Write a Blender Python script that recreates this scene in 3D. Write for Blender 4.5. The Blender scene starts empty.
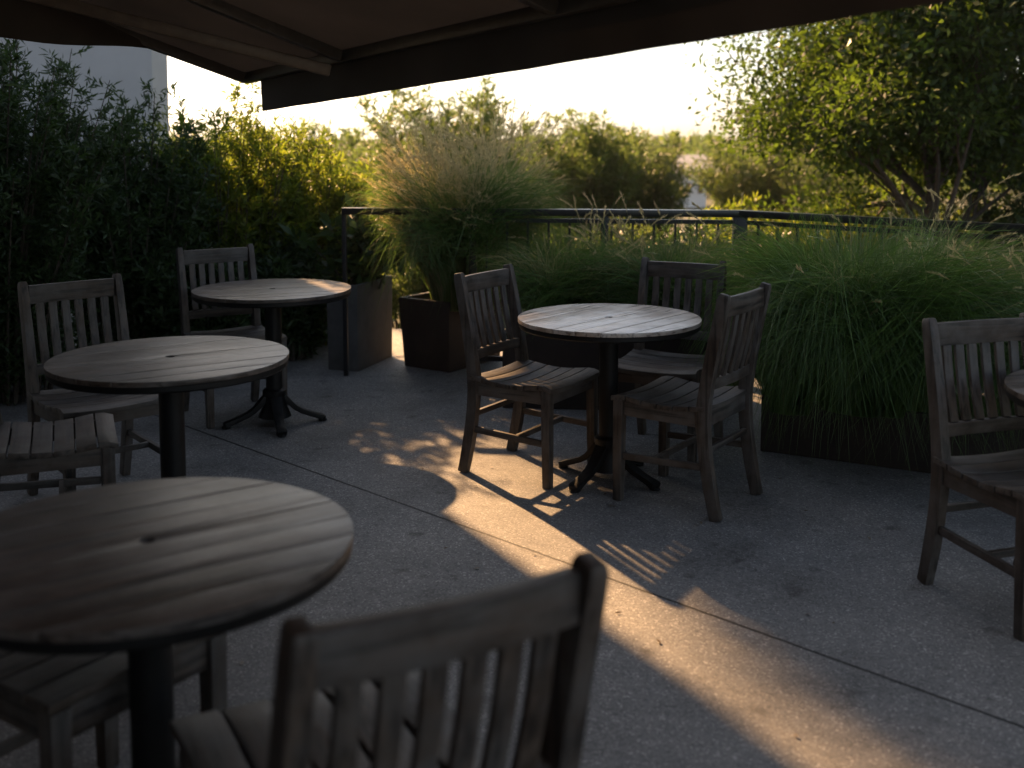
import bpy, bmesh, math, random
import numpy as np
from mathutils import Vector, Matrix
R = math.radians
rng = np.random.default_rng(11)
random.seed(5)
scene = bpy.context.scene
COL = scene.collection

# ------------------------------------------------------------------ helpers
def link(o, parent=None):
    COL.objects.link(o)
    if parent is not None:
        o.parent = parent
    return o

def tag(o, label=None, cat=None, group=None, kind=None):
    if label: o['label'] = label
    if cat: o['category'] = cat
    if group: o['group'] = group
    if kind: o['kind'] = kind
    return o

def empty(name, loc, rz=0.0, label=None, cat=None, group=None):
    o = bpy.data.objects.new(name, None)
    o.empty_display_size = .1
    o.location = loc; o.rotation_euler = (0, 0, rz)
    link(o)
    return tag(o, label, cat, group)

def copy_tree(o, parent=None):
    c = o.copy(); COL.objects.link(c)
    if parent is not None:
        c.parent = parent
    for ch in list(o.children):
        copy_tree(ch, c)
    return c

class MB:
    """collects boxes, sweeps and lathes into one mesh object"""
    def __init__(s): s.v = []; s.f = []
    def add(s, verts, faces):
        n = len(s.v)
        s.v += [tuple(p) for p in verts]
        s.f += [tuple(i + n for i in f) for f in faces]
    def box(s, c, d, M=None):
        x, y, z = (k / 2 for k in d)
        vs = [Vector((a * x, b * y, e * z)) for a in (-1, 1) for b in (-1, 1) for e in (-1, 1)]
        if M is not None: vs = [M @ p for p in vs]
        vs = [p + Vector(c) for p in vs]
        s.add(vs, [(0, 1, 3, 2), (4, 6, 7, 5), (0, 4, 5, 1), (2, 3, 7, 6), (0, 2, 6, 4), (1, 5, 7, 3)])
        return s
    def sweep(s, path, w, h, side=Vector((1, 0, 0)), wf=None):
        """rectangular section along a path; side = fixed lateral axis (w), h across it"""
        path = [Vector(p) for p in path]; n = len(path); vs = []
        for i, p in enumerate(path):
            t = (path[min(i + 1, n - 1)] - path[max(i - 1, 0)]).normalized()
            sd = (side - t * side.dot(t)).normalized()
            up = t.cross(sd)
            k = wf[i] if wf else 1.0
            for a, b in ((-1, -1), (1, -1), (1, 1), (-1, 1)):
                vs.append(p + sd * (a * w / 2 * k) + up * (b * h / 2 * k))
        fs = [(3, 2, 1, 0), tuple(4 * (n - 1) + k for k in range(4))]
        for i in range(n - 1):
            for k in range(4):
                a = 4 * i + k; b = 4 * i + (k + 1) % 4
                fs.append((a, b, b + 4, a + 4))
        s.add(vs, fs); return s
    def tube(s, path, radii, seg=8):
        path = [Vector(p) for p in path]; n = len(path); vs = []
        ref = Vector((.31, .17, .93))
        for i, p in enumerate(path):
            t = (path[min(i + 1, n - 1)] - path[max(i - 1, 0)])
            t = t.normalized() if t.length > 1e-9 else Vector((0, 0, 1))
            r = ref if abs(t.dot(ref)) < .97 else Vector((1, 0, 0))
            a = t.cross(r).normalized(); b = t.cross(a)
            for k in range(seg):
                q = 2 * math.pi * k / seg
                vs.append(p + (a * math.cos(q) + b * math.sin(q)) * radii[i])
        fs = [tuple(reversed(range(seg))), tuple(seg * (n - 1) + k for k in range(seg))]
        for i in range(n - 1):
            for k in range(seg):
                a = seg * i + k; b = seg * i + (k + 1) % seg
                fs.append((a, b, b + seg, a + seg))
        s.add(vs, fs); return s
    def lathe(s, prof, c=(0, 0, 0), seg=24):
        vs = []; n = len(prof)
        for r, z in prof:
            for k in range(seg):
                q = 2 * math.pi * k / seg
                vs.append((c[0] + r * math.cos(q), c[1] + r * math.sin(q), c[2] + z))
        fs = [tuple(reversed(range(seg))), tuple(seg * (n - 1) + k for k in range(seg))]
        for i in range(n - 1):
            for k in range(seg):
                a = seg * i + k; b = seg * i + (k + 1) % seg
                fs.append((a, b, b + seg, a + seg))
        s.add(vs, fs); return s
    def build(s, name, mat, parent=None, bevel=0, smooth=False, segs=2):
        me = bpy.data.meshes.new(name)
        bm = bmesh.new()
        vs = [bm.verts.new(p) for p in s.v]
        for f in s.f:
            try: bm.faces.new([vs[i] for i in f])
            except ValueError: pass
        bmesh.ops.recalc_face_normals(bm, faces=bm.faces)
        if bevel:
            es = [e for e in bm.edges if len(e.link_faces) == 2 and e.calc_face_angle(0) > .5]
            bmesh.ops.bevel(bm, geom=es, offset=bevel, segments=segs, profile=.6, affect='EDGES', clamp_overlap=True)
        bm.to_mesh(me); bm.free()
        me.materials.append(mat)
        if smooth or bevel:
            for p in me.polygons: p.use_smooth = True
            try:
                me.set_sharp_from_angle(angle=R(35))
            except Exception: pass
        o = bpy.data.objects.new(name, me)
        return link(o, parent)

def quads_mesh(name, co, nper, mat, parent=None, mats=None, midx=None):
    """co: (N*nper,3) vertices; each group of 4 in a strip topology given by nper (4 = one quad, 2k = strip)"""
    co = np.asarray(co, dtype=np.float32).reshape(-1, nper, 3)
    N = co.shape[0]; k = nper // 2 - 1 if nper > 4 else 1
    if nper == 4:
        fl = np.arange(N * 4).reshape(-1, 4)
    else:
        base = (np.arange(N) * nper)[:, None, None]
        st = np.array([[2 * i, 2 * i + 1, 2 * i + 3, 2 * i + 2] for i in range(k)])[None]
        fl = (base + st).reshape(-1, 4)
    me = bpy.data.meshes.new(name)
    me.vertices.add(N * nper); me.vertices.foreach_set('co', co.ravel())
    nf = len(fl)
    me.loops.add(nf * 4); me.loops.foreach_set('vertex_index', fl.ravel().astype(np.int32))
    me.polygons.add(nf)
    me.polygons.foreach_set('loop_start', (np.arange(nf) * 4).astype(np.int32))
    me.materials.append(mat)
    me.update(calc_edges=True); me.validate()
    o = bpy.data.objects.new(name, me)
    return link(o, parent)

# ------------------------------------------------------------------ materials
def mat_new(name):
    m = bpy.data.materials.new(name); m.use_nodes = True
    nt = m.node_tree
    return m, nt, nt.nodes['Principled BSDF']
def N(nt, t, **kw):
    n = nt.nodes.new(t)
    for k, v in kw.items(): setattr(n, k, v)
    return n
def ramp(nt, stops, interp='LINEAR'):
    r = N(nt, 'ShaderNodeValToRGB'); r.color_ramp.interpolation = interp
    while len(r.color_ramp.elements) < len(stops): r.color_ramp.elements.new(.5)
    for e, (p, c) in zip(r.color_ramp.elements, stops):
        e.position = p; e.color = (*c, 1) if len(c) == 3 else c
    return r
def mixc(nt, fac, a, b, mode='MIX'):
    n = N(nt, 'ShaderNodeMix', data_type='RGBA', blend_type=mode)
    for sock, val in ((n.inputs[0], fac), (n.inputs[6], a), (n.inputs[7], b)):
        if isinstance(val, (int, float)): sock.default_value = val
        elif isinstance(val, tuple): sock.default_value = (*val, 1) if len(val) == 3 else val
        else: nt.links.new(val, sock)
    return n.outputs[2]

def wood(name, axis, light=(.108, .08, .06), dark=(.027, .02, .015), rough=.5):
    m, nt, b = mat_new(name); L = nt.links.new
    tc = N(nt, 'ShaderNodeTexCoord'); oi = N(nt, 'ShaderNodeObjectInfo')
    geo = N(nt, 'ShaderNodeNewGeometry')
    add = N(nt, 'ShaderNodeVectorMath', operation='ADD')
    sc = N(nt, 'ShaderNodeVectorMath', operation='SCALE'); sc.inputs[0].default_value = (7, 3, 5)
    sm = N(nt, 'ShaderNodeMath', operation='ADD')
    L(oi.outputs['Random'], sm.inputs[0]); L(geo.outputs['Random Per Island'], sm.inputs[1])
    L(sm.outputs[0], sc.inputs['Scale'])
    L(tc.outputs['Object'], add.inputs[0]); L(sc.outputs[0], add.inputs[1])
    mp = N(nt, 'ShaderNodeMapping'); L(add.outputs[0], mp.inputs[0])
    s = [38, 38, 38]; s[axis] = 2.2
    mp.inputs['Scale'].default_value = s
    n1 = N(nt, 'ShaderNodeTexNoise'); n1.inputs['Scale'].default_value = 1.6; n1.inputs['Detail'].default_value = 6
    n1.inputs['Distortion'].default_value = .5; L(mp.outputs[0], n1.inputs[0])
    n2 = N(nt, 'ShaderNodeTexNoise'); n2.inputs['Scale'].default_value = 9; n2.inputs['Detail'].default_value = 4
    L(add.outputs[0], n2.inputs[0])
    r1 = ramp(nt, [(.3, dark), (.52, tuple(.5 * (x + y) for x, y in zip(dark, light))), (.72, light)]); L(n1.outputs[0], r1.inputs[0])
    r2 = ramp(nt, [(.35, (.55, .53, .52)), (.6, (1, 1, 1))]); L(n2.outputs[0], r2.inputs[0])
    c = mixc(nt, .8, r1.outputs[0], r2.outputs[0], 'MULTIPLY')
    rv = ramp(nt, [(0, (.68, .68, .7)), (1, (1.12, 1.08, 1.04))]); L(geo.outputs['Random Per Island'], rv.inputs[0])
    c = mixc(nt, 1.0, c, rv.outputs[0], 'MULTIPLY')
    n5 = N(nt, 'ShaderNodeTexNoise'); n5.inputs['Scale'].default_value = 4.5; n5.inputs['Detail'].default_value = 8; n5.inputs['Roughness'].default_value = .7
    L(add.outputs[0], n5.inputs[0])
    r5 = ramp(nt, [(.42, (0, 0, 0)), (.66, (.75, .75, .75))]); L(n5.outputs[0], r5.inputs[0])
    gl = sum(light) / 3 * 1.15
    c = mixc(nt, r5.outputs[0], c, (gl * 1.03, gl, gl * .96))
    fine = ramp(nt, [(.36, (.45, .44, .43)), (.46, (1, 1, 1))]); L(n1.outputs[0], fine.inputs[0])
    c = mixc(nt, .8, c, fine.outputs[0], 'MULTIPLY')
    L(c, b.inputs['Base Color'])
    rr = N(nt, 'ShaderNodeMapRange'); rr.inputs[3].default_value = rough - .1; rr.inputs[4].default_value = rough + .22
    L(n1.outputs[0], rr.inputs[0]); L(rr.outputs[0], b.inputs['Roughness'])
    bp = N(nt, 'ShaderNodeBump'); bp.inputs['Strength'].default_value = .35; bp.inputs['Distance'].default_value = .004
    L(n1.outputs[0], bp.inputs['Height']); L(bp.outputs[0], b.inputs['Normal'])
    return m
WX, WY, WZ = wood('teak_grain_x', 0), wood('teak_grain_y', 1), wood('teak_grain_z', 2)
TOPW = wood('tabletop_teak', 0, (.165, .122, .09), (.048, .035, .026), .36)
TOPLIT = wood('skylit_tabletop_teak', 0, (.60, .49, .39), (.36, .29, .225), .26)  # paler copy of the tabletop teak, with sky light painted into the colour
TOPLIT.node_tree.nodes['Principled BSDF'].inputs['Specular IOR Level'].default_value = .7
for m_ in (WX, WY, WZ, TOPW): m_.node_tree.nodes['Principled BSDF'].inputs['Specular IOR Level'].default_value = .42

def plain(name, col, rough=.6, metal=0.0, var=.35, scale=8, bump=.15, bdist=.003):
    m, nt, b = mat_new(name); L = nt.links.new
    tc = N(nt, 'ShaderNodeTexCoord')
    n = N(nt, 'ShaderNodeTexNoise'); n.inputs['Scale'].default_value = scale; n.inputs['Detail'].default_value = 7
    n.inputs['Roughness'].default_value = .65
    L(tc.outputs['Object'], n.inputs[0])
    r = ramp(nt, [(.3, tuple(k * (1 - var) for k in col)), (.7, tuple(k * (1 + var) for k in col))]); L(n.outputs[0], r.inputs[0])
    L(r.outputs[0], b.inputs['Base Color'])
    b.inputs['Roughness'].default_value = rough; b.inputs['Metallic'].default_value = metal
    bp = N(nt, 'ShaderNodeBump'); bp.inputs['Strength'].default_value = bump; bp.inputs['Distance'].default_value = bdist
    L(n.outputs[0], bp.inputs['Height']); L(bp.outputs[0], b.inputs['Normal'])
    return m
IRON = plain('black_cast_iron', (.007, .007, .007), .5, .0, .3, 60, .2)
IRON.node_tree.nodes['Principled BSDF'].inputs['Specular IOR Level'].default_value = .25
RAILM = plain('rail_paint', (.01, .01, .011), .45, 0, .25, 30, .1)
CAPM = plain('rail_cap_worn_paint', (.015, .015, .015), .28, .0, .25, 20, .1)
CORTEN = plain('rusty_planter_steel', (.022, .014, .010), .75, .0, .45, 5, .3)
STONE = plain('grey_planter_fibre_cement', (.075, .072, .069), .8, 0, .3, 6, .3)
SOIL = plain('soil', (.03, .022, .016), .95, 0, .5, 40, .8, .02)
RENDER = plain('pale_wall_render', (.52, .53, .54), .9, 0, .07, 3, .12)
WHITEH = plain('house_white', (.75, .74, .72), .8, 0, .06, 2, .05)
ROOFM = plain('roof_grey', (.42, .41, .4), .8, 0, .2, 4, .3)
GLASSD = plain('dark_window', (.03, .035, .04), .1, 0, .1, 2, 0)
BARM = plain('awning_bar_paint', (.09, .08, .07), .4, .2, .2, 20, .05)
ARMM = plain('awning_arm_paint', (.16, .12, .09), .45, .2, .2, 20, .05)
BARK = plain('bark', (.06, .046, .034), .9, 0, .45, 30, .7, .01)

def fabric(name, col, trans):
    m, nt, b = mat_new(name); L = nt.links.new
    tc = N(nt, 'ShaderNodeTexCoord')
    n = N(nt, 'ShaderNodeTexNoise'); n.inputs['Scale'].default_value = 2.2; n.inputs['Detail'].default_value = 6
    L(tc.outputs['Object'], n.inputs[0])
    r = ramp(nt, [(.3, tuple(k * .72 for k in col)), (.7, tuple(k * 1.25 for k in col))]); L(n.outputs[0], r.inputs[0])
    w = N(nt, 'ShaderNodeTexNoise'); w.inputs['Scale'].default_value = 400; L(tc.outputs['Object'], w.inputs[0])
    bp = N(nt, 'ShaderNodeBump'); bp.inputs['Strength'].default_value = .2; bp.inputs['Distance'].default_value = .001
    L(w.outputs[0], bp.inputs['Height']); L(bp.outputs[0], b.inputs['Normal'])
    L(r.outputs[0], b.inputs['Base Color']); b.inputs['Roughness'].default_value = .9
    tr = N(nt, 'ShaderNodeBsdfTranslucent'); L(r.outputs[0], tr.inputs[0])
    mx = N(nt, 'ShaderNodeMixShader'); mx.inputs[0].default_value = trans
    L(b.outputs[0], mx.inputs[1]); L(tr.outputs[0], mx.inputs[2])
    L(mx.outputs[0], nt.nodes['Material Output'].inputs[0])
    return m
CANVAS = fabric('awning_canvas', (.075, .048, .03), .25)
VALM = fabric('valance_canvas', (.05, .04, .032), .08)

def leafmat(name, a, b_, trans=.45, rough=.5, hue=.485, sat=1.1, val=1.9):
    m, nt, b = mat_new(name); L = nt.links.new
    geo = N(nt, 'ShaderNodeNewGeometry')
    r = ramp(nt, [(0, a), (1, b_)]); L(geo.outputs['Random Per Island'], r.inputs[0])
    L(r.outputs[0], b.inputs['Base Color']); b.inputs['Roughness'].default_value = rough
    tr = N(nt, 'ShaderNodeBsdfTranslucent')
    hs = N(nt, 'ShaderNodeHueSaturation'); hs.inputs['Hue'].default_value = hue; hs.inputs['Saturation'].default_value = sat
    hs.inputs['Value'].default_value = val
    L(r.outputs[0], hs.inputs['Color']); L(hs.outputs[0], tr.inputs[0])
    mx = N(nt, 'ShaderNodeMixShader'); mx.inputs[0].default_value = trans
    L(b.outputs[0], mx.inputs[1]); L(tr.outputs[0], mx.inputs[2])
    L(mx.outputs[0], nt.nodes['Material Output'].inputs[0])
    return m
LEAF_DARK = leafmat('leaf_dark', (.018, .038, .011), (.042, .075, .02), trans=.35)
LEAF_GOLD = leafmat('leaf_yellow_green', (.07, .12, .018), (.14, .17, .03), trans=.58, val=2.0)
LEAF_MID = leafmat('leaf_mid', (.045, .075, .02), (.09, .12, .035), trans=.5)
LEAF_FAR = leafmat('leaf_far', (.05, .085, .025), (.09, .125, .035), trans=.58)
LEAF_TREE = leafmat('leaf_tree', (.024, .045, .008), (.05, .085, .014), trans=.55, val=2.1, rough=.7)
GRASS = leafmat('grass_blade', (.045, .09, .02), (.085, .15, .04), trans=.4)
GRASSY = leafmat('grass_blade_dry', (.13, .15, .05), (.25, .22, .10), trans=.45, hue=.5, sat=.95, val=1.6)
PLUME = leafmat('grass_plume', (.30, .255, .125), (.42, .35, .18), trans=.55, hue=.5, sat=.95, val=1.7)

# terrace: exposed aggregate with saw-cut joints
def terrace_mat():
    m, nt, b = mat_new('exposed_aggregate_paving'); L = nt.links.new
    tc = N(nt, 'ShaderNodeTexCoord')
    v = N(nt, 'ShaderNodeTexVoronoi'); v.inputs['Scale'].default_value = 190; L(tc.outputs['Object'], v.inputs[0])
    bw = N(nt, 'ShaderNodeSeparateColor'); L(v.outputs['Color'], bw.inputs[0])
    rs = ramp(nt, [(0, (.095, .094, .092)), (.55, (.165, .16, .153)), (.88, (.225, .217, .205)), (1, (.42, .405, .38))]); L(bw.outputs[0], rs.inputs[0])
    n = N(nt, 'ShaderNodeTexNoise'); n.inputs['Scale'].default_value = 1.7; n.inputs['Detail'].default_value = 9; n.inputs['Roughness'].default_value = .68
    L(tc.outputs['Object'], n.inputs[0])
    rn = ramp(nt, [(.3, (.42, .41, .4)), (.48, (.88, .88, .88)), (.68, (1.28, 1.26, 1.23))]); L(n.outputs[0], rn.inputs[0])
    c = mixc(nt, 1, rs.outputs[0], rn.outputs[0], 'MULTIPLY')
    # cement matrix over part of the stones
    n3 = N(nt, 'ShaderNodeTexNoise'); n3.inputs['Scale'].default_value = 34; n3.inputs['Detail'].default_value = 5; L(tc.outputs['Object'], n3.inputs[0])
    r3 = ramp(nt, [(.45, (0, 0, 0)), (.62, (1, 1, 1))]); L(n3.outputs[0], r3.inputs[0])
    f3 = N(nt, 'ShaderNodeMath', operation='MULTIPLY'); f3.inputs[1].default_value = .55; L(r3.outputs[0], f3.inputs[0])
    c = mixc(nt, f3.outputs[0], c, (.16, .156, .15))
    # dark drips / spots
    n4 = N(nt, 'ShaderNodeTexNoise'); n4.inputs['Scale'].default_value = 7; n4.inputs['Detail'].default_value = 3; L(tc.outputs['Object'], n4.inputs[0])
    r4 = ramp(nt, [(.28, (.5, .49, .48)), (.37, (1, 1, 1))]); L(n4.outputs[0], r4.inputs[0])
    c = mixc(nt, 1, c, r4.outputs[0], 'MULTIPLY')
    # joints: rotated frame, wobbled a little
    mp = N(nt, 'ShaderNodeMapping', vector_type='TEXTURE'); mp.inputs['Location'].default_value = (.171, 3.773, 0)
    mp.inputs['Rotation'].default_value = (0, 0, math.atan2(2.69 - 5.609, 1.32 + 1.689))
    wob = N(nt, 'ShaderNodeTexNoise'); wob.inputs['Scale'].default_value = 25; L(tc.outputs['Object'], wob.inputs[0])
    ws = N(nt, 'ShaderNodeVectorMath', operation='SCALE'); ws.inputs['Scale'].default_value = .006; L(wob.outputs['Color'], ws.inputs[0])
    wa = N(nt, 'ShaderNodeVectorMath', operation='ADD'); L(tc.outputs['Object'], wa.inputs[0]); L(ws.outputs[0], wa.inputs[1])
    L(wa.outputs[0], mp.inputs[0])
    sx = N(nt, 'ShaderNodeSeparateXYZ'); L(mp.outputs[0], sx.inputs[0])
    def line(sock, period, off, halfw):
        a = N(nt, 'ShaderNodeMath', operation='ADD'); a.inputs[1].default_value = off + period * 50.5; L(sock, a.inputs[0])
        mo = N(nt, 'ShaderNodeMath', operation='MODULO'); mo.inputs[1].default_value = period; L(a.outputs[0], mo.inputs[0])
        sb = N(nt, 'ShaderNodeMath', operation='SUBTRACT'); sb.inputs[1].default_value = period / 2; L(mo.outputs[0], sb.inputs[0])
        ab = N(nt, 'ShaderNodeMath', operation='ABSOLUTE'); L(sb.outputs[0], ab.inputs[0])
        mr = N(nt, 'ShaderNodeMapRange'); mr.inputs[1].default_value = halfw; mr.inputs[2].default_value = halfw * 1.8
        L(ab.outputs[0], mr.inputs[0]); return mr.outputs[0]
    l1 = line(sx.outputs['Y'], 2.6, 0, .0045); l2 = line(sx.outputs['X'], 9, 5.97, .0025)
    mn = N(nt, 'ShaderNodeMath', operation='MULTIPLY'); L(l1, mn.inputs[0]); L(l2, mn.inputs[1])
    c = mixc(nt, mn.outputs[0], (.014, .013, .012), c)
    L(c, b.inputs['Base Color'])
    rr = N(nt, 'ShaderNodeMapRange'); rr.inputs[3].default_value = .5; rr.inputs[4].default_value = .85; L(bw.outputs[1], rr.inputs[0])
    L(rr.outputs[0], b.inputs['Roughness'])
    hsum = N(nt, 'ShaderNodeMath', operation='MULTIPLY_ADD'); hsum.inputs[1].default_value = .35
    L(bw.outputs[2], hsum.inputs[0]); L(mn.outputs[0], hsum.inputs[2])
    bp = N(nt, 'ShaderNodeBump'); bp.inputs['Strength'].default_value = .55; bp.inputs['Distance'].default_value = .005
    L(hsum.outputs[0], bp.inputs['Height']); L(bp.outputs[0], b.inputs['Normal'])
    return m
PAVE = terrace_mat()
TERR = plain('rough_ground', (.06, .065, .03), .95, 0, .4, .8, .5, .1)

# ------------------------------------------------------------------ setting
g = MB(); g.add([(-400, -400, -.35), (400, -400, -.35), (400, 1500, -.35), (-400, 1500, -.35)], [(0, 1, 2, 3)])
tag(g.build('ground', TERR), kind='structure')
t = MB(); t.box((0, 2.0, -.125), (16, 13, .25)); tag(t.build('terrace', PAVE), kind='structure')

nl = 260
lp = np.stack([rng.uniform(-3, 3.2, nl), rng.uniform(1.6, 7.2, nl), np.full(nl, .004)], 1)
la = rng.uniform(0, 6.28, nl); ld = np.stack([np.cos(la), np.sin(la), rng.uniform(.0, .12, nl)], 1)
def unit(a): return a / np.maximum(np.linalg.norm(a, axis=-1, keepdims=True), 1e-9)
LITTER = leafmat('dry_leaf', (.05, .035, .02), (.13, .09, .045), trans=.1, hue=.5, val=1.0)
ls = unit(np.cross(ld, np.array([0, 0, 1.])))
ll_ = rng.uniform(.012, .035, nl)[:, None]
tag(quads_mesh('leaf_litter', np.stack([lp, lp + ld * ll_ * .5 + ls * ll_ * .22, lp + ld * ll_, lp + ld * ll_ * .5 - ls * ll_ * .22 + np.array([0, 0, .003])], 1), 4, LITTER), 'tiny dry leaves scattered over the paving', 'leaf litter', kind='stuff')

# ------------------------------------------------------------------ chairs
def seat_z(y):
    """dished seat: raised at the rear, dip, roll at the front"""
    u = (y + .2) / .42
    return .452 - .019 * math.sin(math.pi * min(1, max(0, u * 1.12))) ** 1.3 + .0015 * math.sin(6.3 * u) - (.012 * ((u - .86) / .14) ** 2 if u > .86 else 0)

def make_seat(parent, along=False):
    mb = MB()
    n = 6; y0, y1 = -.205, .225; gap = .006
    if not along:
        pw = (y1 - y0) / n
        for i in range(n):
            a, b = y0 + i * pw + gap / 2, y0 + (i + 1) * pw - gap / 2
            xs = [-.222 + .444 * k / 8 for k in range(9)]
            ex = random.uniform(-.004, .004)
            vs = []
            for x in xs:
                dish = -.012 * (1 - (x / .222) ** 2)
                for yy in (a, (a + b) / 2, b):
                    for dz in (0, -.021):
                        vs.append((x + ex, yy, seat_z(yy) + dish + dz))
            fs = []
            idx = lambda k, j, d: k * 6 + j * 2 + d
            for k in range(8):
                for j in range(2):
                    fs.append((idx(k, j, 0), idx(k + 1, j, 0), idx(k + 1, j + 1, 0), idx(k, j + 1, 0)))
                    fs.append((idx(k, j, 1), idx(k, j + 1, 1), idx(k + 1, j + 1, 1), idx(k + 1, j, 1)))
                fs.append((idx(k, 0, 0), idx(k, 0, 1), idx(k + 1, 0, 1), idx(k + 1, 0, 0)))
                fs.append((idx(k, 2, 0), idx(k + 1, 2, 0), idx(k + 1, 2, 1), idx(k, 2, 1)))
            for k in (0, 8):
                for j in range(2):
                    fs.append((idx(k, j, 0), idx(k, j + 1, 0), idx(k, j + 1, 1), idx(k, j, 1)))
            mb.add(vs, fs)
        return mb.build('seat', WX, parent, bevel=.003)
    n = 5; w = .444 / n
    for i in range(n):
        x = -.222 + (i + .5) * w
        path = [(x, y0 + (y1 - y0 + .05) * k / 12, seat_z(y0 + (y1 - y0) * k / 12) - .0105 - .01 * (1 - (x / .222) ** 2)) for k in range(13)]
        mb.sweep(path, w - gap * 1.4, .021)
    return mb.build('seat', WY, parent, bevel=.003)

def rear_y(z):
    """profile of the rear leg / back post"""
    if z < .42: return -.188 - .062 * ((.42 - z) / .42) ** 1.7
    return -.188 - .085 * ((z - .42) / .48) ** 1.25

def make_chair(name='dining_chair', along=False):
    root = empty(name, (0, 0, 0))
    make_seat(root, along)
    for s in (-1, 1):
        zs = [0, .06, .14, .22, .3, .38, .45, .52, .6, .68, .76, .84, .885, .9]
        wf = [.92, .95, 1, 1, 1, 1.06, 1.08, 1.03, 1, .98, .95, .92, .86, .7]
        pth = [(s * .2, rear_y(z), z) for z in zs]
        MB().sweep(pth, .036, .05, wf=wf).build('rear_leg', WZ, root, bevel=.004)
        MB().sweep([(s * .2, .192, 0), (s * .2, .19, .2), (s * .2, .188, .428)], .042, .042, wf=[.85, .95, 1]).build('leg', WZ, root, bevel=.004)
    # top rail: bowed backwards, tall board
    def bow(x, d): return -d * (1 - (x / .182) ** 2)
    xs = [-.182 + .364 * k / 10 for k in range(11)]
    zt = .845
    MB().sweep([(x, rear_y(zt) + bow(x, .011), zt) for x in xs], .022, .078, side=Vector((0, 1, 0))).build('top_rail', WX, root, bevel=.004)
    zl = .535
    MB().sweep([(x, rear_y(zl) + bow(x, .012), zl) for x in xs], .024, .044, side=Vector((0, 1, 0))).build('lower_rail', WX, root, bevel=.003)
    for k in range(6):
        x = -.137 + .274 * k / 5
        pth = []
        for z in [.558 + .249 * q / 7 for q in range(8)]:
            u = (z - .558) / .249
            pth.append((x, rear_y(z) + bow(x, .012 + .006 * u) - .006 * math.sin(math.pi * u), z))
        MB().sweep(pth, .033, .013).build('back_slat', WZ, root, bevel=.002)
    MB().box((0, .19, .394), (.356, .022, .062)).build('apron', WX, root, bevel=.002)
    MB().box((0, -.188, .394), (.36, .022, .062)).build('apron', WX, root, bevel=.002)
    for s in (-1, 1):
        MB().box((s * .2, -.001, .394), (.022, .331, .062)).build('apron', WY, root, bevel=.002)
        MB().sweep([(s * .2, rear_y(.2) + .022, .205), (s * .2, .17, .19)], .018, .028).build('stretcher', WY, root, bevel=.003)
    MB().sweep([(-.192, .03, .197), (.192, .03, .197)], .018, .024, side=Vector((0, 1, 0))).build('stretcher', WX, root, bevel=.003)
    MB().sweep([(-.183, rear_y(.27), .27), (.183, rear_y(.27), .27)], .018, .024, side=Vector((0, 1, 0))).build('stretcher', WX, root, bevel=.003)
    return root

CH = 'wooden slat back chairs around the tables'
chair = make_chair()
chair2 = make_chair(along=True)
def put(o, x, y, fx, fy, label, sc=1.0):
    o.location = (x, y, .001); o.rotation_euler.z = math.atan2(fy, fx) - math.pi / 2
    o.scale = (sc, sc, sc)
    return tag(o, label, 'chair', CH)
put(chair, .10, 4.84, .84, -.54, 'slatted wooden chair left of the bright middle table, beside the tall tan grass')
put(copy_tree(chair), .715, 4.475, -.81, .58, 'slatted wooden chair seen from its side in front of the bright middle table')
put(copy_tree(chair), .73, 5.13, -.45, -.89, 'slatted wooden chair on the far side of the bright middle table, partly hidden by it')
put(copy_tree(chair), 1.665, 3.40, .30, -.95, 'slatted wooden chair at the right edge of the picture in front of the green grass')
put(copy_tree(chair), -1.715, 4.45, .67, -.74, 'dark slatted wooden chair standing behind the left table that has an open umbrella hole')
put(copy_tree(chair), -1.505, 5.82, .55, -.83, 'grey slatted wooden chair behind the farthest table, in front of the dark hedge')
put(copy_tree(chair), -1.66, 3.84, .92, .38, 'wooden chair cut by the left edge of the picture, only its dark seat showing')
put(chair2, -.248, 1.715, -.49, .87, 'blurred dark wooden chair seen from behind in the near foreground')
chair2.scale = (1.08, 1.3, 1.0)

# backless stool tucked under the nearest table
st = empty('stool', (-.915, 2.23, .001), math.atan2(-.83, -.55) - math.pi / 2,
           'dark backless slatted wooden stool tucked under the nearest round table', 'stool')
mb = MB()
for i in range(5):
    x = -.215 + .43 * (i + .5) / 5
    mb.box((x, 0, .44), (.43 / 5 - .008, .43, .022))
mb.build('seat', WY, st, bevel=.003)
for sx in (-1, 1):
    for sy in (-1, 1):
        MB().sweep([(sx * .19, sy * .19, 0), (sx * .19, sy * .19, .428)], .045, .045, side=Vector((1, 0, 0)), wf=[.85, 1]).build('leg', WZ, st, bevel=.004)
    MB().box((sx * .19, 0, .392), (.022, .334, .064)).build('apron', WY, st, bevel=.002)
    MB().box((0, sx * .19, .392), (.334, .022, .064)).build('apron', WX, st, bevel=.002)
    MB().box((sx * .19, 0, .17), (.018, .334, .026)).build('stretcher', WY, st, bevel=.002)

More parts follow.
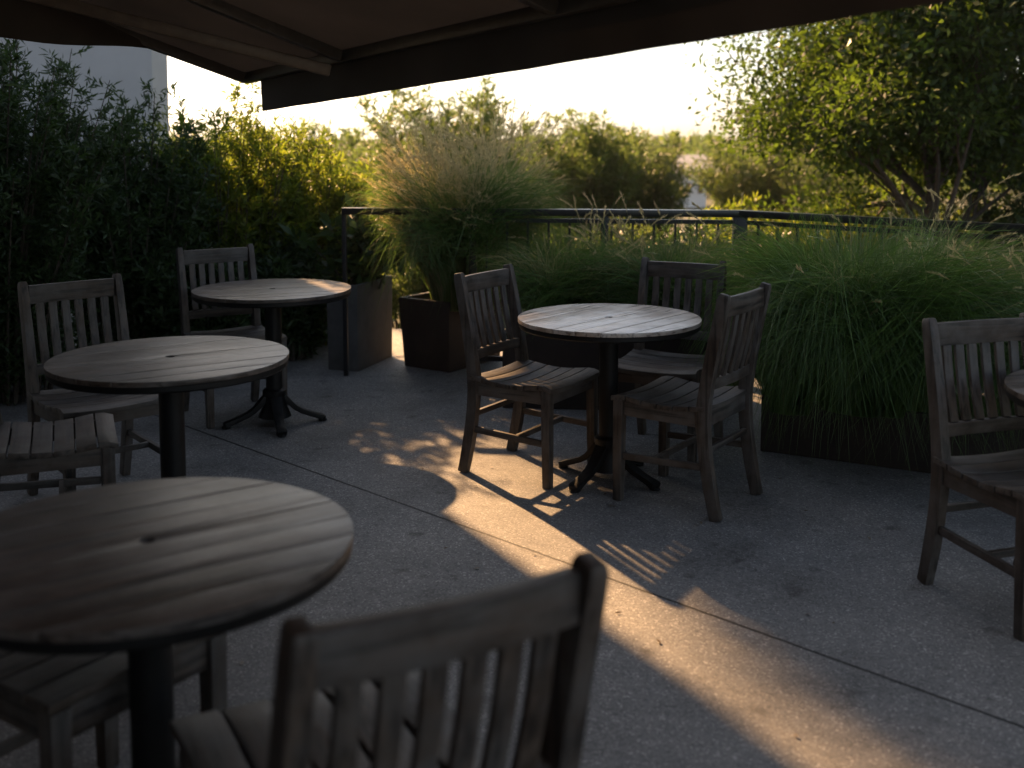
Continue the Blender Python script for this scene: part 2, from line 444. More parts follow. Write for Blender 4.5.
# ------------------------------------------------------------------ tables
def make_table(rad=.405, nplank=8):
    root = empty('round_table', (0, 0, 0))
    mb = MB(); pw = 2 * rad / nplank; zt, zb = .72, .702
    for i in range(nplank):
        a, b = -rad + i * pw + .0013, -rad + (i + 1) * pw - .0013
        top = []
        def half(y): return math.sqrt(max(0, rad * rad - y * y))
        ys = [a + (b - a) * k / 10 for k in range(11)]
        ys = [min(max(y, -rad * .9995), rad * .9995) for y in ys]
        ring = [(half(y), y) for y in ys] + [(-half(y), y) for y in reversed(ys)]
        if i in (nplank // 2 - 1, nplank // 2):   # notch for the umbrella hole
            r0 = .015
            edge = b if i == nplank // 2 - 1 else a
            nh = []
            for k in range(9):
                q = math.pi * k / 8
                nh.append((r0 * math.cos(q), edge + (-1 if i == nplank // 2 - 1 else 1) * (r0 * math.sin(q))))
            if i == nplank // 2 - 1:
                ring = [(half(y), y) for y in ys] + nh + [(-half(y), y) for y in reversed(ys)]
            else:
                ring = list(reversed(nh)) + [(half(y), y) for y in ys] + [(-half(y), y) for y in reversed(ys)]
        dz = random.uniform(-.0008, .0008)
        m = len(ring)
        vs = [(x, y, zt + dz) for x, y in ring] + [(x, y, zb) for x, y in ring]
        fs = [tuple(range(m)), tuple(reversed(range(m, 2 * m)))] + [(k, (k + 1) % m, m + (k + 1) % m, m + k) for k in range(m)]
        mb.add(vs, fs)
    mb.build('tabletop', TOPW, root, bevel=.0016)
    MB().lathe([(rad - .03, .676), (rad - .008, .678), (rad - .003, .684), (rad - .003, .7005), (rad - .02, .7015)], seg=64).build('under_frame', IRON, root, smooth=True)
    MB().lathe([(.018, .668), (.018, .7015)], seg=20).build('hole_collar', IRON, root)
    MB().lathe([(.043, .16), (.043, .65), (.085, .662), (.085, .675)], seg=28).build('pole', IRON, root, smooth=True)
    b = MB()
    b.lathe([(.085, .045), (.08, .06), (.062, .10), (.056, .15), (.062, .165), (.062, .185), (.046, .195)], seg=28)
    b.build('base', IRON, root, smooth=True)
    for k in range(4):
        q = math.pi / 2 * k
        pr = [(.045, .15), (.075, .115), (.105, .085), (.14, .062), (.18, .045), (.22, .03), (.25, .018), (.262, .014)]
        wf = [1.15, 1.1, 1.0, .95, .9, .95, 1.1, .85]
        path = [(r * math.cos(q), r * math.sin(q), z) for r, z in pr]
        f = MB().sweep(path, .05, .026, side=Vector((-math.sin(q), math.cos(q), 0)), wf=wf)
        f.lathe([(.022, 0), (.024, .004), (.018, .012)], c=(.25 * math.cos(q), .25 * math.sin(q), 0), seg=14)
        f.build('foot', IRON, root, bevel=.006)
    return root
TB = 'round plank tables on black iron pedestals'
tab = make_table()
def putt(o, x, y, ang, label, foot=0, sc=1.0):
    o.location = (x, y, .001); o.rotation_euler.z = R(ang); o.scale = (sc, sc, 1)
    return tag(o, label, 'table', TB)
putt(tab, .424, 4.71, 50, 'bright round wooden table in the middle with three chairs about it', sc=.985)
tab4 = tab
putt(copy_tree(tab), -1.224, 3.85, 33, 'round wooden table on the left with a dark umbrella hole, second nearest on that side', sc=1.03)
putt(copy_tree(tab), -1.245, 5.62, 20, 'farthest round table, grey topped, beside the grey planter box')
putt(copy_tree(tab), -.71, 2.06, 35, 'nearest large round table at lower left, planks dark brown', sc=.98)
putt(copy_tree(tab), 1.96, 3.30, 15, 'round table mostly cut off by the right edge, only its rim showing')

for ch in tab4.children:        # sky brightness on the middle table is put into its wood colour
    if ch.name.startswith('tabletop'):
        ch.data = ch.data.copy(); ch.data.materials[0] = TOPLIT

# ------------------------------------------------------------------ railing
def seg_pts(a, b): return Vector((a[0], a[1], 0)), Vector((b[0], b[1], 0))
rl = empty('railing', (1.373, 6.551, 0), 0, 'long dark metal railing with flat top rail running behind the grasses', 'railing')
ox, oy = 1.373, 6.551
segs = [((-1.05, 6.80), (1.373, 6.551)), ((1.373, 6.551), (3.9, 4.24))]
for ia, (a, b) in enumerate(segs):
    A, B = seg_pts(a, b); A -= Vector((ox, oy, 0)); B -= Vector((ox, oy, 0))
    d = (B - A); Ln = d.length; d.normalize(); nrm = Vector((-d.y, d.x, 0))
    a2 = A if ia == 0 else A - d * 0.0
    Mx = Matrix(((d.x, nrm.x, 0), (d.y, nrm.y, 0), (0, 0, 1)))
    mid = (A + B) / 2
    MB().box(mid + Vector((0, 0, 1.046 + .001 * ia)), (Ln + .02, .06, .042), Mx).build('top_rail', CAPM, rl, bevel=.004)
    s0 = Ln / 3 if ia == 0 else 0          # the first bay, at the planters, is an open handrail
    bmid = A + d * ((s0 + Ln) / 2)
    MB().box(bmid + Vector((0, 0, .995)), (Ln - s0 - .05, .025, .025), Mx).build('upper_bar', RAILM, rl)
    MB().box(bmid + Vector((0, 0, .13)), (Ln - s0 - .05, .03, .03), Mx).build('bottom_bar', RAILM, rl)
    nb = int(Ln / .125)
    npost = 3
    for k in range(1, nb):
        p = A + d * (Ln * k / nb)
        if Ln * k / nb < s0 + .03: continue
        MB().box(p + Vector((0, 0, .5625)), (.014, .014, .84), Mx).build('baluster', RAILM, rl)
    for k in range(0 if ia == 0 else 1, npost + 1):
        p = A + d * (Ln * k / npost)
        w = .085 if (ia == 0 and k == npost) else (.028 if ia == 0 and k == 0 else .045)
        MB().box(p + Vector((0, 0, .5125 + .0)), (w, w, 1.025), Mx).build('post', RAILM, rl, bevel=.003)

# ------------------------------------------------------------------ planters
def planter(name, c0, e1, e2, h, mat, label, taper=.9, rim=.03, soil=.06):
    """hollow box; c0 nearest corner, e1/e2 its two edges on the ground"""
    c0, e1, e2 = Vector((*c0, 0)), Vector((*e1, 0)), Vector((*e2, 0))
    c = c0 + (e1 + e2) / 2
    root = empty(name, (c.x, c.y, .001), 0, label, 'planter')
    def ring(z, k, ins=0):
        f1 = 1 - 2 * ins / e1.length; f2 = 1 - 2 * ins / e2.length
        return [(e1 * (a * f1 * k) + e2 * (b * f2 * k)) / 2 + Vector((0, 0, z)) for a, b in ((-1, -1), (1, -1), (1, 1), (-1, 1))]
    vs = ring(0, taper) + ring(h, 1) + ring(h, 1, rim) + ring(h - soil - .03, 1, rim + .002)
    fs = [(3, 2, 1, 0)]
    for lv in range(3):
        for k in range(4):
            a, b = 4 * lv + k, 4 * lv + (k + 1) % 4
            fs.append((a, b, b + 4, a + 4))
    fs.append((12, 13, 14, 15))
    m = MB(); m.add(vs, fs); m.build('box', mat, root, bevel=.006)
    s = MB(); s.add(ring(h - soil, 1, rim + .001), [(0, 1, 2, 3)]); s.build('soil', SOIL, root)
    return root
def vec(a, k): return (a[0] * k, a[1] * k)
planter('planter', (-.40, 6.84), vec((-.82, .57), .42), vec((.57, .82), .62), .46, CORTEN, 'square rust brown planter under the tall tan feather grass')
planter('planter', (-.99, 6.90), vec((-.95, .31), .22), vec((.31, .95), .55), .56, STONE, 'tall grey planter box with a dark leafy plant, behind the farthest table', taper=.97)
planter('planter', (1.22, 5.84), vec((-.995, .1), 1.28), vec((.1, .995), .5), .42, CORTEN, 'long low rust brown planter behind the middle chairs, filled with green grass', taper=1)
planter('planter', (2.83, 4.27), vec((-.885, .465), 1.85), vec((.465, .885), .5), .27, CORTEN, 'long rust brown planter at the right under the big weeping green grasses', taper=1)

# ------------------------------------------------------------------ vegetation
def unit(a): return a / np.maximum(np.linalg.norm(a, axis=-1, keepdims=True), 1e-9)
def leaves(pos, d, length, width, nrm=None):
    """one folded lance-shaped quad per leaf -> (N,4,3)"""
    n = len(pos)
    d = unit(d)
    r = rng.normal(size=(n, 3)) if nrm is None else nrm
    s = unit(np.cross(d, r)); w = width[:, None] / 2; l = length[:, None]
    up = np.cross(s, d)
    return np.stack([pos, pos + d * l * .45 + s * w + up * w * .25, pos + d * l - up * l * .08, pos + d * l * .45 - s * w + up * w * .25], axis=1)

def shrub(name, loc, h, spread, stems, twigs, per, ll, lw, mat, label, cat='shrub', group=None, lean=.35, low=.12, up=.75, twl=.22, drop=0.0, lop=None):
    root = empty(name, loc, 0, label, cat, group)
    st = MB(); P = []; D = []
    for i in range(stems):
        q = rng.uniform(0, 2 * np.pi); rr = spread * math.sqrt(rng.uniform()) 
        ln = h * rng.uniform(.62, 1.0) * (1 - .28 * (rr / spread) ** 2)
        bx, by = rr * .45 * math.cos(q), rr * .45 * math.sin(q)
        tx, ty = rr * math.cos(q) * 1.0 + rng.normal() * .06, rr * math.sin(q) * 1.0 + rng.normal() * .06
        k = np.linspace(0, 1, 9)
        X = bx + (tx - bx) * k ** 1.5; Y = by + (ty - by) * k ** 1.5; Z = ln * (k - .05 * k ** 3)
        pts = np.stack([X, Y, Z], 1)
        st.tube(pts[::2], [.009 * (1 - .75 * a) for a in k[::2]], 5)
        u = rng.uniform(low, 1.0, twigs) ** .85
        base = np.stack([np.interp(u, k, pts[:, c]) for c in range(3)], 1)
        a = rng.uniform(0, 2 * np.pi, twigs)
        td = unit(np.stack([np.cos(a), np.sin(a), np.full(twigs, up) + rng.normal(size=twigs) * .2], 1))
        tl = twl * rng.uniform(.5, 1.1, twigs) * (1.15 - .6 * u)
        for b, dd, L_ in zip(base, td, tl):
            v = np.linspace(.1, 1, per)[:, None] + rng.normal(size=(per, 1)) * .03
            pp = b + dd * v * L_ - np.array([0, 0, 1]) * (drop * v ** 2 * L_)
            sd = rng.normal(size=(per, 3)) * .75; 
            P.append(pp); D.append(dd[None] * .8 + sd + np.array([0, 0, -drop * .5]))
    P = np.concatenate(P); D = np.concatenate(D); n = len(P)
    if lop is not None:
        keep = lop(P); P, D = P[keep], D[keep]; n = len(P)
    co = leaves(P, D, ll * rng.uniform(.6, 1.25, n), lw * rng.uniform(.7, 1.2, n))
    st.build('stem', BARK, root)
    quads_mesh('foliage', co, 4, mat, root)
    return root

SH = 'feathery shrubs at the left of the terrace'
shrub('shrub', (-3.05, 6.3, 0), 2.5, .85, 150, 36, 13, .062, .014, LEAF_DARK, 'tall dark feathery shrub at the far left in front of the pale wall', group=SH, low=.0)
shrub('shrub', (-2.45, 7.0, 0), 1.95, .55, 100, 34, 13, .062, .014, LEAF_DARK, 'dark feathery shrub whose thin tips stand before the edge of the pale wall', group=SH, low=.0)
shrub('shrub', (-2.05, 6.95, 0), .95, .42, 80, 20, 12, .07, .018, LEAF_DARK, 'low dark leafy shrub behind the grey chair, beneath the glowing yellow bush', group=SH, low=0.0)
shrub('shrub', (-1.5, 7.4, 0), .9, .34, 70, 20, 12, .07, .018, LEAF_DARK, 'low dark leafy shrub just left of the grey planter box', group=SH, low=0.0)
shrub('shrub', (-3.9, 5.6, 0), 2.2, .8, 40, 18, 10, .075, .017, LEAF_DARK, 'dark shrub in shadow at the left border of the picture, behind the dark chair', group=SH)
shrub('shrub', (-1.98, 7.55, 0), 2.08, .56, 120, 26, 13, .065, .014, LEAF_GOLD, 'big sunlit yellow green feathery bush right beside the pale wall', group='backlit yellow green bushes', low=.0)
shrub('shrub', (-1.52, 7.95, 0), 1.75, .48, 100, 26, 13, .065, .014, LEAF_GOLD, 'yellow green feathery bush leaning toward the grey planter, at the end of the railing', group='backlit yellow green bushes', low=.0)
shrub('potted_plant', (-1.0, 7.2, .5), .55, .26, 16, 8, 5, .13, .05, LEAF_DARK, 'dark broad leaved plant growing in the grey planter box', cat='plant', up=.4, twl=.12)

def grass(name, loc, n, h, spread, w, mat, label, plumes=0, ph=1.0, droop=1.0, group=None, dry=.0, foot=.14, pl_len=.16, pspread=.55, exy=(1, 1), hang=0, fluff=.42, hdrop=2.6):
    root = empty(name, loc, 0, label, 'grass', group)
    def strips(n, h0, sp, width, drp, K=7):
        nt_ = max(10, n // 70); ta = rng.uniform(0, 2 * np.pi, nt_); tsw = rng.normal(size=nt_) * .45; tdr = rng.uniform(.55, 1.15, nt_); tln = rng.uniform(.8, 1.12, nt_)
        ti = rng.integers(0, nt_, n)      # blades grow in tufts that lean and droop together
        q = ta[ti] + rng.normal(size=n) * .16; drp = drp * tdr[ti][:, None] * rng.uniform(.75, 1.1, n)[:, None]; r0 = foot * np.sqrt(rng.uniform(size=n))
        hh = h0 * rng.uniform(.55, 1.05, n) * tln[ti]; out = sp * (rng.uniform(.0, 1.0, n) ** .7) * (.5 + .5 * hh / h0)
        k = np.linspace(0, 1, K)[None]
        swirl = (tsw[ti] + rng.normal(size=n) * .25)[:, None] * k ** 2
        dist = r0[:, None] + out[:, None] * k ** 1.55
        x = dist * np.cos(q[:, None] + swirl) * exy[0]; y = dist * np.sin(q[:, None] + swirl) * exy[1]
        arch = (out / sp)[:, None]
        z = hh[:, None] * (k * (1 + .55 * arch * drp) - (.95 * arch * drp) * k ** 2.6)
        pts = np.stack([x, y, z], -1)
        tan = unit(np.gradient(pts, axis=1))
        s = unit(np.cross(tan, np.stack([np.sin(q * 3.1), np.cos(q * 2.3), np.full(n, .25)], -1)[:, None, :]))
        wk = (width * rng.uniform(.6, 1.25, n))[:, None, None] * (np.array([.7, 1, 1, .95, .8, .5, .08])[None, :, None] if K == 7 else 1) / 2
        return np.stack([pts - s * wk, pts + s * wk], 2).reshape(n, K * 2, 3), pts, tan
    nd = int(n * dry)
    if hang:
        c, _, _ = strips(hang, h * .9, spread * 1.08, w, hdrop); c[..., 2] = np.maximum(c[..., 2], .02 - loc[2]); quads_mesh('hanging_blades', c, 14, mat, root)
    c, _, _ = strips(n - nd, h, spread, w, droop); quads_mesh('blades', c, 14, mat, root)
    if nd:
        c, _, _ = strips(nd, h * 1.02, spread * .95, w * .8, droop); quads_mesh('dry_blades', c, 14, GRASSY, root)
    if plumes:
        c, pts, tan = strips(plumes, h * ph, spread * pspread, .0032, .25)
        quads_mesh('stalks', c, 14, GRASSY, root)
        tip = pts[:, -1]; td = unit(tan[:, -1] + rng.normal(size=(plumes, 3)) * .12)
        m = 46
        v = rng.uniform(0, 1, (plumes, m))
        L_ = pl_len * rng.uniform(.6, 1.2, plumes)
        bend = np.stack([td[:, 0], td[:, 1], np.zeros(plumes)], 1)
        pos = tip[:, None] + td[:, None] * (v * L_[:, None])[..., None] - np.array([0, 0, 1]) * (v ** 2 * L_[:, None] * .25)[..., None] - td[:, None] * (.3 * L_[:, None])[..., None]
        dd = td[:, None] * .9 + rng.normal(size=(plumes, m, 3)) * fluff
        pos = pos.reshape(-1, 3); dd = dd.reshape(-1, 3)
        co = leaves(pos, dd, .03 * rng.uniform(.5, 1.2, len(pos)), .0035 * rng.uniform(.6, 1.2, len(pos)))
        quads_mesh('plumes', co, 4, PLUME, root)
    return root
GG = 'ornamental grasses along the railing'
grass('ornamental_grass', (-.30, 7.06, .40), 7500, 1.08, .66, .005, GRASS, 'tall fountain grass with glowing tan plumes in the rust brown planter', plumes=850, ph=1.06, group=GG, dry=.4, foot=.22, pl_len=.23, fluff=.3, pspread=.68, hang=2600)
grass('ornamental_grass', (.34, 6.2, .35), 4200, .66, .5, .005, GRASS, 'green upright grass between the tan grass and the far chair', plumes=50, ph=1.1, group=GG, dry=.22, foot=.2, hang=900, pl_len=.12, pspread=.8, fluff=.16)
grass('ornamental_grass', (.86, 6.1, .35), 4200, .66, .5, .005, GRASS, 'green grass with a few tan seed heads directly behind the far chair', plumes=70, ph=1.15, group=GG, dry=.25, foot=.2, hang=900, pl_len=.12, pspread=.8, fluff=.16)
grass('ornamental_grass', (1.70, 5.10, .24), 9000, .95, .70, .0045, GRASS, 'large weeping green grass right of the side view chair', plumes=60, ph=1.1, group=GG, dry=.22, foot=.28, hang=7500, hdrop=3.2, pl_len=.11, pspread=1.0, fluff=.16)
grass('ornamental_grass', (2.5, 4.78, .24), 7000, .72, .60, .0045, GRASS, 'large weeping green grass behind the chair at the right edge', plumes=60, ph=1.12, group=GG, dry=.2, foot=.28, hang=5500, hdrop=3.2, pl_len=.11, pspread=1.0, fluff=.16)

grass('ornamental_grass', (1.36, 5.16, .2), 3200, .62, .36, .0045, GRASS, 'small green grass filling the end of the right planter beside the side view chair', group=GG, dry=.2, foot=.14, hang=2200, hdrop=3.0)

def tree(name, loc, h, crown_r, crown_z, nleaf, ll, lw, mat, label, group=None, limbs=7, trunk_r=.06, cat='tree', up=.6, seed=1, cl=.14, multi=1, u0=.3):
    root = empty(name, loc, 0, label, cat, group)
    rs = np.random.default_rng(seed)
    tr = MB(); tips = []; 
    def branch(p, d, L_, r, depth):
        n = 5; pts = [np.array(p)]; dd = np.array(d, float)
        for i in range(n):
            dd = unit(dd + rs.normal(size=3) * .13 + np.array([0, 0, .05]))
            pts.append(pts[-1] + dd * L_ / n)
        tr.tube(pts, [r * (1 - .5 * i / n) for i in range(n + 1)], 7 if depth < 2 else 5)
        if depth >= 3:
            tips.append((pts[-1], dd, L_)); tips.append((pts[-3], dd, L_)); return
        nb = [limbs, 4, 4][depth]
        for k in range(nb):
            u = rs.uniform(.35, 1.0) if depth else rs.uniform(u0, 1.0)
            j = u * n; a = int(min(j, n - 1)); q = pts[a] + (pts[a + 1] - pts[a]) * (j - a)
            az = rs.uniform(0, 2 * np.pi); tilt = rs.uniform(.5, 1.05)
            t_ = unit(np.cross(dd, rs.normal(size=3))); 
            nd = unit(dd * math.cos(tilt) + t_ * math.sin(tilt) + np.array([0, 0, up * .3]))
            branch(q, nd, L_ * rs.uniform(.5, .72) if depth else crown_r * rs.uniform(.65, 1.0), r * .5, depth + 1)
        tips.append((pts[-1], dd, L_))
    for m_ in range(multi):
        b = np.array([rs.normal() * .06, rs.normal() * .06, 0.]) if multi > 1 else np.zeros(3)
        branch(b, unit(np.array([rs.normal() * .25, rs.normal() * .25, 1.]) if multi > 1 else np.array([.03, .02, 1.])), h * (.72 if multi == 1 else rs.uniform(.55, .8)), trunk_r, 0)
    tr.build('trunk', BARK, root, smooth=True)
    T = np.array([a for a, _, _ in tips]); 
    # clumps round the twigs
    per = max(1, nleaf // len(T))
    pos = np.repeat(T, per, 0); n = len(pos)
    off = np.clip(rs.normal(size=(n, 3)), -1.7, 1.7) * np.array([1, 1, .6]) * crown_r * cl
    pos = pos + off
    zc = (pos[:, 2] > crown_z)
    pos = pos[zc]; n = len(pos)
    d = unit(off[zc]) * .6 + rs.normal(size=(n, 3)) * .6 + np.array([0, 0, -.15])
    co = leaves(pos, d, ll * rs.uniform(.6, 1.25, n), lw * rs.uniform(.7, 1.2, n))
    quads_mesh('crown', co, 4, mat, root)
    return root
TG = 'trees beyond the railing'
G0 = -.35
tree('tree', (3.3, 8.7, G0), 4.8, 1.75, 1.0, 80000, .078, .030, LEAF_TREE, 'large spreading dark leaved tree beyond the railing at upper right', TG, limbs=24, trunk_r=.052, seed=6, cl=.105, u0=.24)
tree('tree', (5.0, 10.2, G0), 5.2, 2.2, .2, 60000, .095, .04, LEAF_DARK, 'dark tree filling the upper right corner behind the spreading tree', TG, seed=41, limbs=11, trunk_r=.09)
tree('tree', (-5.85, 17.0, G0), 15.0, 1.0, 8.5, 60000, .15, .08, LEAF_MID, 'unseen tall slim tree added behind the pale building for shade', TG, seed=9, limbs=34, trunk_r=.14, cl=.24, u0=.74)  # hidden from view, added so its crown shades the right of the terrace
TB2 = 'hazy bushy trees in the distance beyond the railing'
def bushy(x, y, h, sp, mat, label):
    shrub('bushy_tree', (x, y, G0), h, sp, 90, 26, 12, .11, .024, mat, label, cat='tree', group=TB2, twl=.42, low=.05)
bushy(-.85, 13.0, 2.95, 1.15, LEAF_FAR, 'hazy olive bushy tree behind the tan feather grass, its top just under the awning')
bushy(.9, 14.5, 2.5, .85, LEAF_FAR, 'rounded grey green bushy tree right of the tan plumes, above the railing')
bushy(1.65, 15.5, 2.3, .95, LEAF_MID, 'low green bushy tree in the dip left of the large right tree')
bushy(-2.6, 15.0, 2.3, .9, LEAF_FAR, 'pale bushy tree showing between the yellow bushes and the olive tree')
bushy(4.2, 17.0, 2.1, 1.5, LEAF_MID, 'distant green bushy tree glimpsed under the large right tree')
shrub('shrub', (2.4, 10.2, G0), 1.45, .8, 60, 18, 11, .085, .022, LEAF_GOLD, 'yellow lit shrub beneath the large right tree, over the railing', group='backlit yellow green bushes')
shrub('shrub', (3.7, 10.4, G0), 1.5, 1.0, 80, 18, 11, .085, .022, LEAF_GOLD, 'yellow shrub behind the trunk of the large right tree', group='backlit yellow green bushes')
shrub('shrub', (.6, 10.6, G0), 1.2, 1.0, 60, 18, 10, .09, .024, LEAF_MID, 'low green shrub seen through the railing behind the green grasses', group='shrubs seen through the railing')
shrub('shrub', (-.9, 10.4, G0), 1.2, 1.0, 60, 18, 10, .09, .024, LEAF_MID, 'low green shrub behind the tan plumes', group='shrubs seen through the railing')
shrub('shrub', (4.4, 8.0, G0), 1.6, 1.0, 80, 18, 10, .09, .026, LEAF_DARK, 'dark shrub beyond the railing at the right border', group='shrubs seen through the railing')

shrub('shrub', (2.9, 7.0, G0), 1.35, .9, 80, 18, 10, .085, .024, LEAF_DARK, 'dark shrub just beyond the railing behind the big weeping grasses', group='shrubs seen through the railing')
shrub('shrub', (1.6, 8.4, G0), 1.3, 1.0, 80, 18, 10, .085, .024, LEAF_DARK, 'dark shrub beyond the thick railing post', group='shrubs seen through the railing')
shrub('shrub', (5.2, 9.6, G0), 2.2, 1.2, 90, 22, 11, .085, .026, LEAF_DARK, 'tall dark shrub beyond the railing in the right corner', group='shrubs seen through the railing', low=.0)
shrub('shrub', (4.1, 9.8, G0), 1.45, .9, 90, 22, 11, .085, .026, LEAF_MID, 'green shrub at the foot of the large right tree', group='shrubs seen through the railing', low=.0)
# far wood closing the horizon
P = []; D = []
nf = 60000
ang = rng.uniform(-1.0, 1.0, nf); dist = rng.uniform(34, 60, nf)
x = dist * np.tan(ang * .75); 
hmax = .7 + .5 * np.sin(x * .35) + .35 * np.sin(x * .9 + 1) + .25 * np.sin(x * 2.3)
z = G0 + rng.uniform(0, 1, nf) ** .8 * (hmax + .5)
co = leaves(np.stack([x, dist, z], 1), rng.normal(size=(nf, 3)), .42 * rng.uniform(.6, 1.2, nf), .2 * rng.uniform(.6, 1.2, nf))
tag(quads_mesh('far_wood', co, 4, LEAF_FAR), 'hazy band of distant trees along the horizon', 'wood', kind='stuff')

# ------------------------------------------------------------------ buildings
bw = empty('building', (-2.88, 8.8, G0), 0, 'plain pale grey building wall standing behind the dark left shrubs', 'building')
MB().box((-3.5, .2, 3.2), (7, .4, 6.4)).build('wall', RENDER, bw)
MB().box((-3.5, .2, 6.44), (7.08, .48, .08)).build('coping', STONE, bw)
def house(loc, w, d, h, rz, label):
    r = empty('house', loc, rz, label, 'house', 'far white houses')
    MB().box((0, 0, h / 2), (w, d, h)).build('wall', WHITEH, r)
    m = MB(); e = .35
    m.add([(-w / 2 - e, -d / 2 - e, h), (w / 2 + e, -d / 2 - e, h), (w / 2 + e, d / 2 + e, h), (-w / 2 - e, d / 2 + e, h), (-w / 2 - e, 0, h + d * .22), (w / 2 + e, 0, h + d * .22)],
          [(0, 1, 5, 4), (2, 3, 4, 5), (0, 4, 3), (1, 2, 5), (3, 2, 1, 0)])
    m.build('roof', ROOFM, r)
    for k in range(3):
        MB().box((-w / 2 + w * (k + .5) / 3, -d / 2 - .01, h * .55), (w * .13, .06, h * .3)).build('window', GLASSD, r)
house((4.5, 30, G0), 1.0, 2, .95, .2, 'small white house far off, seen under the large right tree')
house((-4.2, 30, G0), 3.0, 3, 1.0, -.1, 'small white house far off, seen beside the yellow bush')

# ------------------------------------------------------------------ awning
bd = Vector((.6225, -.7826, 0)).normalized()          # along the front bar
bk = Vector((-.7826, -.6225, 0)).normalized()         # from the bar back to the house
L0 = Vector((-1.283, 5.3, 1.804)); SL = .31
LEN = 5.0; TILT = .052
RIBS = (.02, .95, 2.3, 3.65, 4.97)
aw = empty('awning', tuple(L0), 0, 'large brown canvas awning with ribs and hanging valance over the terrace', 'awning')
def AP(s, u, dz=0.0):   # point on the awning plane relative to L0
    return bd * s + bk * u + Vector((0, 0, TILT * s + SL * u + dz))
ns, nu = 40, 15; UM = 3.9
vs = []; fs = []
for i in range(ns + 1):
    for j in range(nu + 1):
        s = LEN * i / ns; u = UM * j / nu
        sag = 0
        for r0_, r1_ in zip(RIBS, RIBS[1:]):
            if r0_ < s < r1_: sag = -.035 * math.sin(math.pi * (s - r0_) / (r1_ - r0_)) * math.sin(math.pi * min(1, u / UM))
        vs.append(AP(s, u, sag))
for i in range(ns):
    for j in range(nu):
        a = i * (nu + 1) + j
        fs.append((a, a + 1, a + nu + 2, a + nu + 1))
m = MB(); m.add(vs, fs); m.build('canopy', CANVAS, aw, smooth=True)
Mb = Matrix((bd, bk, Vector((0, 0, 1)))).transposed()
bar = MB(); bar.sweep([AP(-.02, -.005, -.014), AP(LEN, -.005, -.014)], .055, .05, side=bk); bar.build('front_bar', BARM, aw, bevel=.008)
# valance: hangs from the bar, slightly waved, starts a little in from the corner
va = []; fa = []; nv = 120; VH = .145
for i in range(nv + 1):
    s = .135 + (LEN - .12) * i / nv
    for j in range(5):
        k = j / 4
        wv = .002 * k * math.sin(s * 5.3) + .0015 * k * math.sin(s * 17)
        va.append(AP(s, -.012 + wv - .008 * k, -.034 - VH * k))
for i in range(nv):
    for j in range(4):
        a = i * 5 + j; fa.append((a, a + 1, a + 6, a + 5))
m = MB(); m.add(va, fa); m.build('valance', VALM, aw, smooth=True)
for s in RIBS:
    MB().sweep([AP(s, .024, -.024), AP(s, UM, -.024)], .045, .046, side=bd).build('rib', BARM, aw, bevel=.006)
# folding arms
for s0, s1 in ((.9, .25), (4.2, 3.4)):
    p0, p1, p2 = AP(s0, .04, -.085), AP(s1, 1.3, -.10), AP(s0 - .3, UM - .1, -.1)
    MB().sweep([p0, p1], .05, .035, side=Vector((0, 0, 1))).build('folding_arm', ARMM, aw, bevel=.008)
    MB().sweep([p1, p2], .05, .035, side=Vector((0, 0, 1))).build('folding_arm', ARMM, aw, bevel=.008)
    MB().lathe([(.035, -.035), (.035, .035)], c=tuple(p1), seg=14).build('elbow_joint', BARM, aw)
# side curtain hanging from the left side of the canopy
cv = []; cf = []; nc = 40
A0 = AP(0.0, .42, -.03); 
Bt = Vector((-1.0, -1.75, 0)).normalized()
for i in range(nc + 1):
    l = 3.4 * i / nc
    p = A0 + Bt * l
    du = (p.x * bk.x + p.y * bk.y)
    ztop = SL * du + TILT * (p.x * bd.x + p.y * bd.y) - .03
    zbot = A0.z - .005 - .012 * l + .006 * math.sin(l * 9)
    for k in (0, .5, 1):
        cv.append((p.x + .012 * math.sin(l * 8) * k, p.y, ztop + (zbot - ztop) * k))
for i in range(nc):
    for j in range(2):
        a = i * 3 + j; cf.append((a, a + 1, a + 4, a + 3))
m = MB(); m.add(cv, cf); m.build('side_curtain', VALM, aw, smooth=True)

# cafe wall that carries the awning (behind the photographer)
cw = empty('cafe_building', (0, 0, 0), 0, 'plain rendered cafe wall behind the terrace that carries the awning, with an unseen side wall added for shade', 'building')
c0 = L0 + bd * (LEN / 2) + bk * (UM + .16)
MB().box((c0.x, c0.y, 2.2), (9.5, .3, 4.4), Matrix((bd, bk, Vector((0, 0, 1)))).transposed()).build('wall', plain('cafe_render', (.14, .12, .1), .9), cw)

MB().box((-4.4, 1.2, 2.2), (.3, 7.0, 4.4)).build('wall', bpy.data.materials['cafe_render'], cw)  # unseen side wing, added to block sky light coming from the left

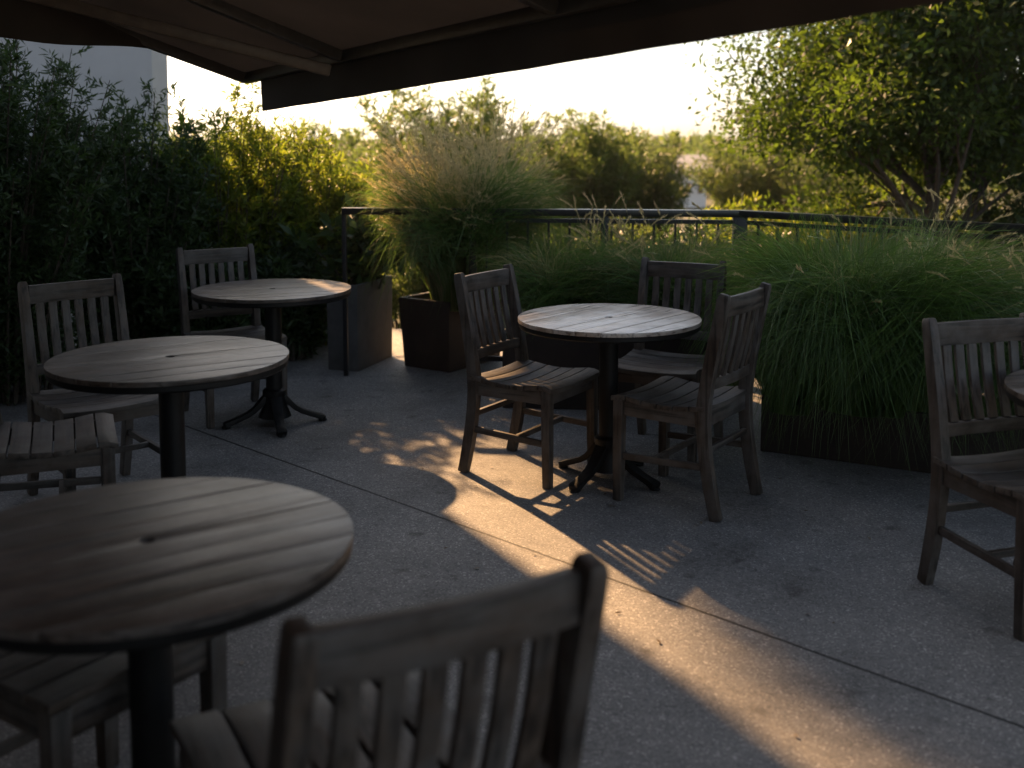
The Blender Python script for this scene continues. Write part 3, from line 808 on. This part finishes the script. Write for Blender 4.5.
# ------------------------------------------------------------------ golden haze in the air
hz = MB(); hz.box((0, 46, 4.0), (120, 110, 10.8))
hm = bpy.data.materials.new('air_haze'); hm.use_nodes = True
hn = hm.node_tree; hn.nodes.remove(hn.nodes['Principled BSDF'])
pv = hn.nodes.new('ShaderNodeVolumePrincipled'); pv.inputs['Color'].default_value = (.95, .95, .95, 1)
pv.inputs['Density'].default_value = .0005; pv.inputs['Anisotropy'].default_value = .5
hn.links.new(pv.outputs[0], hn.nodes['Material Output'].inputs['Volume'])
tag(hz.build('haze', hm), 'warm haze hanging in the air', 'haze', kind='stuff')

# ------------------------------------------------------------------ light, sky, camera
AZ = math.atan2(.47, .88)      # to the left of straight ahead
EL = R(29)
to_sun = Vector((-math.sin(AZ) * math.cos(EL), math.cos(AZ) * math.cos(EL), math.sin(EL)))
sd = bpy.data.lights.new('sun', 'SUN'); sd.energy = 5; sd.angle = R(.8); sd.color = (1, .58, .27)
so = bpy.data.objects.new('sun', sd); link(so); so.rotation_euler = (-to_sun).to_track_quat('-Z', 'Y').to_euler()
w = bpy.data.worlds.new('World'); scene.world = w; w.use_nodes = True
nt = w.node_tree; bg = nt.nodes['Background']
sky = nt.nodes.new('ShaderNodeTexSky'); sky.sky_type = 'NISHITA'; sky.sun_disc = False
sky.sun_elevation = EL; sky.sun_rotation = -AZ; sky.air_density = 1.0; sky.dust_density = 1.6; sky.ozone_density = 1.0
hs = nt.nodes.new('ShaderNodeHueSaturation'); hs.inputs['Saturation'].default_value = .68
nt.links.new(sky.outputs[0], hs.inputs['Color']); nt.links.new(hs.outputs[0], bg.inputs[0]); bg.inputs[1].default_value = .05

cd = bpy.data.cameras.new('camera'); cam = bpy.data.objects.new('camera', cd); link(cam)
cam.location = (0, 0, 1.5); cam.rotation_euler = (R(85), 0, 0)
cd.sensor_width = 36; cd.lens = 36 * 1090 / 1024; cd.shift_y = -.1471
cd.clip_start = .05; cd.clip_end = 3000
cd.dof.use_dof = True; cd.dof.focus_distance = 4.75; cd.dof.aperture_fstop = 2.0; cd.dof.aperture_blades = 9
scene.camera = cam
scene.view_settings.view_transform = 'Standard'; scene.view_settings.look = 'None'
scene.view_settings.gamma = 1; scene.view_settings.use_curve_mapping = False
scene.view_settings.exposure = 1.98
try:
    scene.cycles.use_denoising = True; scene.cycles.denoiser = 'OPENIMAGEDENOISE'
except Exception: pass
scene.cycles.max_bounces = 8; scene.cycles.sample_clamp_indirect = 6
